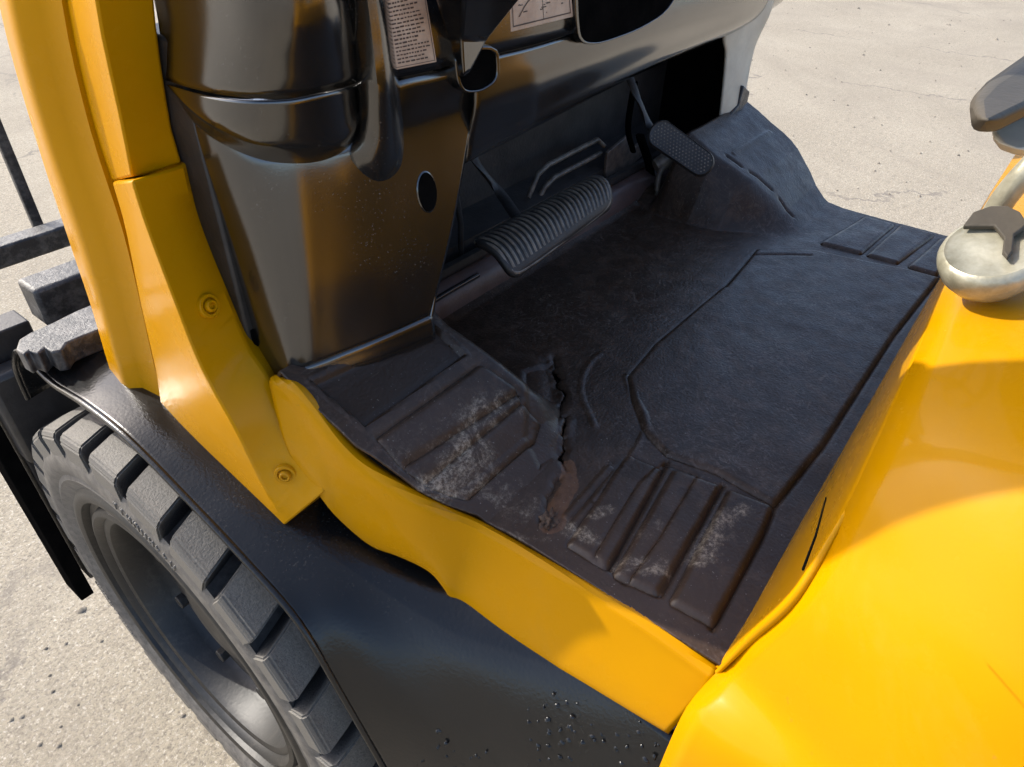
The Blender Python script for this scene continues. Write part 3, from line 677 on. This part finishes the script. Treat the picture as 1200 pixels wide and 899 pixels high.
# ridge column between the pod and the centre panel
def strip(name, cols, nu=14, nv=60, th=.004, mat=COWL, par=None, angle=60, **kw):
    """cols: list of point-lists, one per vertical line"""
    return sheet(name, cols, mat, par or cowl, nv, nu, th, angle=angle, **kw)
def vl(P): return [tuple(at(x, y, 'y', v)) for x, y, v in P]
cA = vl([(398, -30, 0.4600), (408, 45, 0.4600), (416, 98, 0.4600), (419, 150, 0.4680), (402, 176, 0.4710), (413, 222, 0.4750)])
cB = vl([(406, -30, 0.4400), (416, 45, 0.4400), (423, 98, 0.4400), (426, 155, 0.4500), (414, 186, 0.4580), (424, 226, 0.4680)])
cC = vl([(428, -30, 0.4250), (437, 45, 0.4250), (442, 96, 0.4250), (446, 150, 0.4360), (442, 190, 0.4460), (440, 228, 0.4650)])
cD = vl([(444, -30, 0.4320), (453, 45, 0.4320), (459, 94, 0.4320), (464, 150, 0.4440), (464, 190, 0.4520), (460, 226, 0.4680)])
cE = vl([(452, -30, 0.4550), (460, 45, 0.4550), (466, 93, 0.4550), (472, 150, 0.4640), (474, 190, 0.4660), (468, 224, 0.4730)])
strip('cowl_ridge', [cA, cB, cC, cD, cE])
# centre panel: upper shell, lower shell (seam between them), curled lower edge
seam = [(553, 71), (580, 64), (610, 57), (640, 49), (690, 33), (740, 14), (800, -10), (880, -45)]
def at_y(P, y): return cr([tuple(p) for p in ats(P, 'y', y)], 80)
s0 = at_y(seam, [.450, .450, .451, .453, .456, .461, .471, .488, .515])
su = at_y([(458, 94), (500, 85), (535, 76)]+seam[1:], [.450, .450, .450, .450, .451, .453, .456, .461, .471, .488, .515][:2+len(seam)])
low = [(544, 190), (590, 166), (640, 140), (690, 114), (740, 89), (800, 62), (860, 36), (905, 8)]
l0 = at_y(low, [.466, .480, .488, .492, .496, .502, .510, .525])
cf = np.clip(np.linspace(0, 9, 80), 0, 1)[:, None]
l1 = l0.copy()+cf*[0, -.022, .03]+(1-cf)*[0, -.004, .02]
l2 = l0.copy()+[0, .035, -.002]
l3 = l0.copy()+cf*[0, -.016, .012]+(1-cf)*[0, -.002, .008]
midp = s0*.5+l1*.5; midp[:, 1] -= .006
s_lo = s0-[0, 0, .0014]
up1 = su+[0, -.002, .0016]; up2 = su+[0, -.003, .10]; up3 = su.copy(); up3[:, 2] = 1.33; up3[:, 1] += .01; up4 = up3+[0, .05, .04]; up5 = up4.copy(); up5[:, 1] = .72
sheet('centre_panel', [s_lo, midp, l1, l3, l0, l2], COWL, cowl, 110, 40, 0.004, angle=60)
sheet('centre_shell', [up1, up2, up3, up4, up5], COWL, cowl, 110, 40, 0.004, angle=60)

tube('panel_edge', [tuple(at(x, y, 'y', v)) for x, y, v in ((552, 135, .463), (540, 190, .457), (528, 251, .451), (515, 311, .445), (504, 372, .438))], 0.0035, COWL, cowl, 8, 24)
def oval(name, c, rx, rz, mat, par, th=.004, tiltdir=(0, -1, 0.1), n=32):
    d = np.array(tiltdir, float); d /= np.linalg.norm(d); a = np.cross(d, [0, 0, 1]); a /= np.linalg.norm(a); b = np.cross(a, d)
    return hull_loft(name, [[c+d*h+a*rx*s*math.cos(q)+b*rz*s*math.sin(q) for q in np.linspace(0, 2*PI, n, endpoint=False)] for s, h in ((1, -.01), (1, th*.6), (.93, th), (.86, th*.5), (.8, -.0)) ], mat, par, angle=50)
hc, hn = on_sheet('cowl_panel', 500, 228)
oval('cable_grommet', hc+hn*.001, .0132, .0200, COWL, cowl, .002, tuple(hn))
oval('grommet_shade_disc', hc+hn*.0032, .0116, .0180, NEARBLK, cowl, .001, tuple(hn))  # black disc on the panel stands in for shade inside the grommet

# cavity behind the pedals
def wall(name, pts, mat, par=TR, th=.004):
    return slab(name, pts, th, mat, par, 0.0, axis=tuple(np.cross(np.subtract(pts[1], pts[0]), np.subtract(pts[2], pts[0]))/np.linalg.norm(np.cross(np.subtract(pts[1], pts[0]), np.subtract(pts[2], pts[0])))))
box('cowl_sun_block', .292, .505, .535, .60, .74, 1.15, DARK, cowl, .003)  # added block, stops sun leaking in under the cowl panel
wall('cowl_end_sun_block', [(.296, .53, .86), (.300, .68, .82), (.300, .72, 1.33), (.296, .60, 1.33)], NEARBLK, cowl)  # added wall against sun leaks, coloured black like the shaded gap
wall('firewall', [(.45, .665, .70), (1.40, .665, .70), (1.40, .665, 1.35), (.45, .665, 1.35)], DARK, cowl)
wall('firewall_end', [(1.375, .515, .70), (1.375, .665, .70), (1.375, .665, 1.30), (1.375, .535, 1.30)], NEARBLK, cowl)
wall('firewall_side', [(.47, .50, .80), (.47, .665, .78), (.47, .665, 1.3), (.47, .50, 1.3)], DARK, cowl)
# steering column wedge and its slot, recess
slot = vl([(528, 58, .446), (533, 98, .446), (541, 109, .446), (560, 108, .446), (577, 98, .446), (583, 86, .446), (581, 52, .446)])
sc_ = np.mean(slot, 0)
slotout = [sc_+(np.array(p)-sc_)*1.0 for p in slot]
def frame(name, poly, w, mat, par, hmat, y_in=.03):
    P = np.array(poly); P = np.vstack([lin([P[k], P[(k+1) % len(P)]], 7)[1:-1] for k in range(len(P))]); P = .25*np.roll(P, 1, 0)+.5*P+.25*np.roll(P, -1, 0); c = P.mean(0); inn = c+(P-c)*(1-w)
    ring = [list(P+[0, .004, 0]), list(P*[1, 1, 1]+[0, -.004, 0]), list(inn+[0, -.004, 0]), list(inn+[0, y_in, 0])]
    o = hull_loft(name, ring, mat, par, bv=.0012, caps=False, angle=40)
    hull_loft(name+'_shade_plate', [list(inn+[0, .001, 0]), list(inn*[1, 1, 1]+[0, -.0005, 0])], hmat, o)  # flat black plate paints the shade of the opening
    return o
frame('lever_slot', slot, .14, COWL, cowl, NEARBLK)
lv = [vl([(497, -60, .36), (560, -75, .33), (660, -70, .38), (600, -60, .42)]), vl([(507, -5, .42), (545, -20, .39), (616, -8, .41), (575, -5, .44)]),
      vl([(524, 50, .452), (541, 45, .430), (572, 46, .440), (556, 52, .470)]), vl([(538, 94, .444), (543, 90, .432), (552, 84, .433), (547, 92, .460)])]
hull_loft('lever', [[np.array(p) for p in r] for r in lv], COWL, TR, bv=.003)
rec = vl([(668, -60, .446), (672, 40, .446), (680, 52, .446), (700, 52, .446), (745, 36, .451), (780, 15, .458), (800, -20, .46), (800, -70, .46)])
frame('dash_recess', rec, .05, COWL, cowl, NEARBLK)
# right end of the cowl
rl = [vl([(905, 5, .49), (880, 28, .50), (862, 36, .505), (848, 42, .51)]), vl([(884, 55, .50), (874, 60, .50), (860, 62, .505), (850, 66, .51)]),
      vl([(874, 102, .49), (864, 118, .492), (852, 134, .495), (842, 148, .50)])]
sheet('cowl_leg', [[(1.385, .50, 1.12), (1.38, .49, 1.12), (1.34, .50, 1.12), (1.31, .52, 1.12)]]+rl+[vl([(872, 118, .488), (862, 134, .49), (850, 150, .492), (839, 166, .495)])], BEIGE, cowl, 20, 40, .004)
slab('leg_bracket', vl([(838, 158, .486), (866, 124, .486), (872, 101, .486), (879, 108, .486), (876, 121, .486), (838, 166, .486)]), .02, WORN, cowl, .002, axis=(0, 1, 0))
slab('leg_foot', vl([(835, 172, .485), (876, 128, .485), (872, 142, .485), (838, 172, .485)]), .02, BEIGE, cowl, .001, axis=(0, 1, 0))

# --- toe board, slot, brackets
toeL = [(531, 384), (590, 344), (645, 307), (700, 270), (745, 241)]
t0 = np.array(ats(toeL, 'z', FL+.004)); t0[:, 1] = .548
t1 = t0+[0, .010, .034]; t2 = t1+[0, .012, .006]; t3 = t2+[0, .012, .001]
xs_ = [.565, 1.30]
def bar2(y, z): return [(.565, y, z), (.9, y, z), (1.33, y, z)]
sheet('toe_riser', [bar2(.548, .745), bar2(.552, .772), bar2(.566, .792), bar2(.60, .800)], BROWN, TR, 30, 12, .003, angle=50)
sheet('toe_channel', [bar2(.576, .800), bar2(.578, .812), bar2(.586, .812), bar2(.590, .794), bar2(.606, .794), bar2(.608, .816), bar2(.664, .83)], DARK, TR, 30, 36, .003, smooth_v=False, angle=25)
tube('slot_rail', [tuple(p) for p in ats([(524, 360), (585, 325), (655, 282)], 'y', .572)], .007, PADM, TR, 10)
tube('slot_rail', [tuple(p) for p in ats([(500, 358), (528, 341), (560, 323)], 'y', .56)], .004, COWL, TR, 8)
fr = ats([(619, 232), (630, 205), (642, 194), (700, 164), (708, 172)], 'y', .62); tube('linkage_guard', [tuple(p) for p in fr], .0045, PADM, TR, 8)
fr = ats([(628, 240), (638, 220), (650, 208), (704, 180)], 'y', .62); tube('linkage_guard', [tuple(p) for p in fr], .0045, PADM, TR, 8)
slab('scuffed_bracket', [tuple(p) for p in ats([(710, 205), (712, 180), (738, 158), (742, 175), (755, 165), (758, 178), (730, 205), (712, 222)], 'y', .60)], .006, STEELW, TR, .001, axis=(0, 1, 0))
tube('link_rod', [tuple(p) for p in ats([(700, 262), (725, 244), (745, 228)], 'y', .56)], .006, PADM, TR, 10)
tube('link_rod', [tuple(p) for p in ats([(540, 300), (540, 262), (530, 200)], 'y', .60)], .004, DARK, TR, 8)

# --- brake pedal
bp = empty('brake_pedal', (0, 0, 0), TR)
zc_ = .872
qc = [at(x, y, 'z', z) for x, y, z in ((549, 288, .872), (694, 210, .884), (716, 243, .862), (598, 331, .846))]
A_, B_, C_, D_ = qc
def pq(u, v, h=0.0):
    p = (A_*(1-u)+B_*u)*(1-v)+(D_*(1-u)+C_*u)*v
    nn = np.cross(B_-A_, D_-A_); nn /= np.linalg.norm(nn); nn = nn if nn[2] > 0 else -nn
    return p+nn*(h+.018*math.sin(PI*v)**.8)
def rr_uv(n=12, r=.16):
    out = []
    for cu, cv, a0 in ((1-r*.45, 1-r, 0), (r*.45, 1-r, 90), (r*.45, r, 180), (1-r*.45, r, 270)):
        for k in range(5): a = math.radians(a0+k*22.5); out.append((cu+r*.45*math.cos(a), cv+r*math.sin(a)))
    return out
# pad as a curved grid with rounded ends
gu, gv = 60, 16; G = np.zeros((gv, gu, 3))
for i in range(gv):
    v = i/(gv-1); e = 0.05*(1-math.sqrt(max(0, 1-(2*v-1)**4)))
    for j in range(gu):
        u = e+(1-2*e)*j/(gu-1); G[i, j] = pq(u, v)
o = link('pedal_pad', gridmesh('pedal_pad', G), DARK, bp); m = o.modifiers.new('t', 'SOLIDIFY'); m.thickness = .009; m.offset = 0
nr = 25
for k in range(nr):
    u = .045+k*(.91/(nr-1)); pts = [pq(u, v, .0055) for v in np.linspace(.07, .90, 10)]
    tube('pedal_rib', pts, .0020, PADM, bp, 6)
tube('pedal_rim', [pq(.02, .06, .003), pq(.02, .5, .004), pq(.03, .93, .003), pq(.1, .99, .003), pq(.5, 1, .003), pq(.9, .99, .003), pq(.975, .9, .003), pq(.985, .5, .004), pq(.975, .08, .003)], .0028, PADM, bp, 8, 50)
tube('pedal_arm', [pq(.35, .2, -.012), tuple(at(585, 225, 'y', .585)), tuple(at(558, 190, 'y', .61)), tuple(at(540, 150, 'y', .64))], .009, DARK, bp, 8, 16, flat=.5)
# --- accelerator pedal
ap = empty('accelerator_pedal', (0, 0, 0), TR)
c_a = at(774, 157, 'z', .930); c_b = at(823, 192, 'z', .897)
ax_ = c_b-c_a; L_ = np.linalg.norm(ax_); ax_ = ax_/L_; vd_ = CAM-c_a; vd_ = vd_/np.linalg.norm(vd_)+np.array([0, -.3, .3]); side = np.cross(ax_, vd_); side /= np.linalg.norm(side); nrm = np.cross(side, ax_)
hw = .0195
out = []
for k in range(16): a = -PI/2+PI*k/15; out.append(c_b+ax_*hw*.9*math.cos(a)+side*hw*math.sin(a))
for k in range(16): a = PI/2+PI*k/15; out.append(c_a+ax_*hw*.9*math.cos(a)+side*hw*1.1*math.sin(a))
ctr = (c_a+c_b)/2
o = hull_loft('pedal_pad', [[p-nrm*.007 for p in out], [p-nrm*.001 for p in out], [ctr+(p-ctr)*.95+nrm*.002 for p in out], [ctr+(p-ctr)*.90+nrm*.0005 for p in out]], DARK, ap, angle=40)
V = []; F = []
for iu in range(17):
    for iv in range(8):
        u = (iu+.5*(iv % 2))/16.5; v = (iv-3.5)/4.4
        p = c_a+ax_*(u*1.22-.11)*L_+side*v*hw
        if abs(v) > .9 or (u > .93 and abs(v) > .6): continue
        b = len(V)
        for sx, sy in ((1, 0), (0, 1), (-1, 0), (0, -1)): V.append(p+ax_*sx*.0018+side*sy*.0016+nrm*.0002)
        V.append(p+nrm*.0026); F += [(b+q, b+(q+1) % 4, b+4) for q in range(4)]
link('pad_studs', mesh('pad_studs', V, F), PADM, ap, kind='stuff', angle=0)
tube('pedal_arm', [tuple(c_a-nrm*.012+ax_*.01), tuple(at(762, 150, 'y', .53)), tuple(at(745, 110, 'y', .56)), tuple(at(738, 92, 'y', .58))], [.009, .008, .008, .008], DARK, ap, 8, 14, flat=.6)
tube('linkage_arm', [tuple(at(744, 96, 'y', .57)), tuple(at(736, 150, 'y', .575)), tuple(at(742, 178, 'y', .58))], .006, NEARBLK, ap, 8, 12, flat=.6)
tube('linkage_arm', [tuple(at(750, 160, 'y', .56)), tuple(at(762, 200, 'y', .565)), tuple(at(765, 250, 'y', .57))], .009, NEARBLK, ap, 8, 12, flat=.6)
tube('pivot_boot', [tuple(at(768, 196, 'y', .545)), tuple(at(785, 186, 'y', .53)), tuple(at(796, 180, 'y', .52))], [.013, .016, .010], PADM, ap, 14, 10)
tube('cable_loop', [tuple(at(x, y, 'y', v)) for x, y, v in ((796, 186, .53), (775, 200, .53), (770, 225, .525), (774, 245, .52), (783, 252, .515))], .005, PADM, ap, 8, 24)
tube('stop_bolt', [tuple(at(795, 225, 'y', .50)), tuple(at(804, 212, 'y', .49)), tuple(at(807, 205, 'y', .485))], [.004, .005, .0055], STEELW, ap, 8)

# --- decals on the cowl
def decal(name, quad, th, lines, par, label):
    q = [np.array(p) for p in quad]; nn = np.cross(q[1]-q[0], q[3]-q[0]); nn /= np.linalg.norm(nn); nn = nn if nn.dot(CAM-q[0]) > 0 else -nn
    o = hull_loft(name, [[p for p in q], [p+nn*th for p in q]], PAPER, par, bv=.0004, label=label)
    V = []; F = []
    for (u0, v0, u1, v1) in lines:
        b = len(V)
        for (u, v) in ((u0, v0), (u1, v0), (u1, v1), (u0, v1)): V.append((q[0]*(1-u)+q[1]*u)*(1-v)+(q[3]*(1-u)+q[2]*u)*v+nn*(th+.0004))
        F.append((b, b+1, b+2, b+3))
    link('label_print', mesh('label_print', V, F), INK, o, angle=0, smooth=False)
    return o
ln = []
for r in range(26):
    v = .03+r*.036; u = .12; end = rng.uniform(.55, .9)
    while u < end:
        w = rng.uniform(.03, .10); h0 = rng.uniform(.0, .004)
        ln.append((u, v+h0, min(u+w, .92), v+.014+rng.uniform(0, .004))); u += w+rng.uniform(.015, .03)
bd = .04
ln += [(bd, .01, bd+.012, .985), (.95, .01, .962, .985), (bd, .975, .96, .981), (bd, .0, .96, .006)]
decal('warning_label', vl([(437, -50, .440), (489, -62, .444), (511, 73, .4455), (460, 83, .442)]), .0008, ln, cowl, 'tall pink label full of small print')
ln = [(.04, .92, .96, .94), (.5, .02, .508, .92), (.03, .02, .04, .94), (.95, .02, .96, .94)]
for k in range(46):
    u = rng.uniform(.08, .9); v = rng.uniform(.05, .85); ln.append((u, v, u+rng.uniform(.01, .07), v+rng.uniform(.008, .02)))
for k in range(24):
    a = k/23; ln.append((.12+a*.25, .80-.22*math.sin(a*1.6), .14+a*.25, .815-.22*math.sin(a*1.6)))
    ln.append((.62+.12*math.cos(a*6.28), .45+.2*math.sin(a*6.28), .635+.12*math.cos(a*6.28), .47+.2*math.sin(a*6.28)))
decal('warning_label', vl([(594, -50, .445), (664, -66, .445), (671, 20, .4465), (598, 38, .4465)]), .0008, ln, cowl, 'wide pink label with line drawings')

# --- steering wheel (above the frame, throws its shadow on the hood)
swc = np.array([.845, .36, 1.50]); tx = np.array([1, 0, 0.]); ty = np.array([0, .9, .43]); ty /= np.linalg.norm(ty)
sw = empty('steering_wheel', (0, 0, 0), TR)
tube('wheel_rim', [tuple(swc+tx*.17*math.cos(a)+ty*.17*math.sin(a)) for a in np.linspace(0, 2*PI, 49)], .013, ARMB, sw, 10)
for a in (PI/2, PI*7/6, -PI/6): tube('spoke', [tuple(swc), tuple(swc+tx*.17*math.cos(a)+ty*.17*math.sin(a))], .011, ARMB, sw, 8)
tube('column', [tuple(swc), (.845, .44, 1.33), (.845, .53, 1.15)], .028, COWL, sw, 14)

# --- rounded cap and armrest by the hood's far edge
cc = at(1163, 297, 'z', 1.052)
axd = np.array([-.30, .25, .92])
capo = ring_around(cc, [(.020, -.024), (.030, -.020), (.0360, -.012), (.0385, -.004), (.0385, .001), (.0362, .005), (.0335, .0062), (.031, .0050), (.012, .0060), (.004, .0062)], axd, [0, 1, 0], CAPW, 'latch_cap', TR, 40, .86)
def on_cap(px, py, h):
    a = axd/np.linalg.norm(axd); d = RW @ _ray((px, py)); t = a.dot(cc+a*h-CAM)/a.dot(d); return CAM+d*t
slab('cap_insert', [on_cap(x, y, .0078) for x, y in ((1128, 270), (1140, 254), (1160, 247), (1180, 247), (1195, 254), (1204, 268), (1188, 280), (1186, 300), (1180, 307), (1174, 300), (1176, 284), (1165, 270), (1145, 270))], .004, ARMB, capo, .001, axis=tuple(axd))
tube('cap_strut', [tuple(at(1150, 285, 'z', 1.03)), tuple(at(1172, 240, 'z', 1.06)), tuple(at(1200, 205, 'z', 1.085)), tuple(at(1240, 165, 'z', 1.11))], .009, CAPW, TR, 14, 20)
ar = lambda P, z: [at(x, y, 'z', z) for x, y in P]
hull_loft('armrest', [ar([(1136, 125), (1156, 100), (1200, 68), (1300, 10), (1330, 60), (1220, 128), (1165, 156), (1139, 154)], 1.16),
    ar([(1135, 120), (1156, 97), (1200, 66), (1300, 8), (1332, 58), (1222, 126), (1167, 152), (1139, 150)], 1.19),
    ar([(1142, 116), (1160, 98), (1202, 72), (1298, 16), (1324, 56), (1216, 118), (1168, 142), (1144, 142)], 1.20)], ARMB, TR, bv=.004)
hull_loft('armrest_base', [ar([(1160, 160), (1200, 130), (1290, 80), (1320, 120), (1230, 180), (1196, 184), (1172, 176)], 1.13), ar([(1158, 153), (1198, 124), (1290, 74), (1322, 116), (1230, 172), (1196, 178), (1170, 168)], 1.157)], BEIGE, TR, bv=.004)
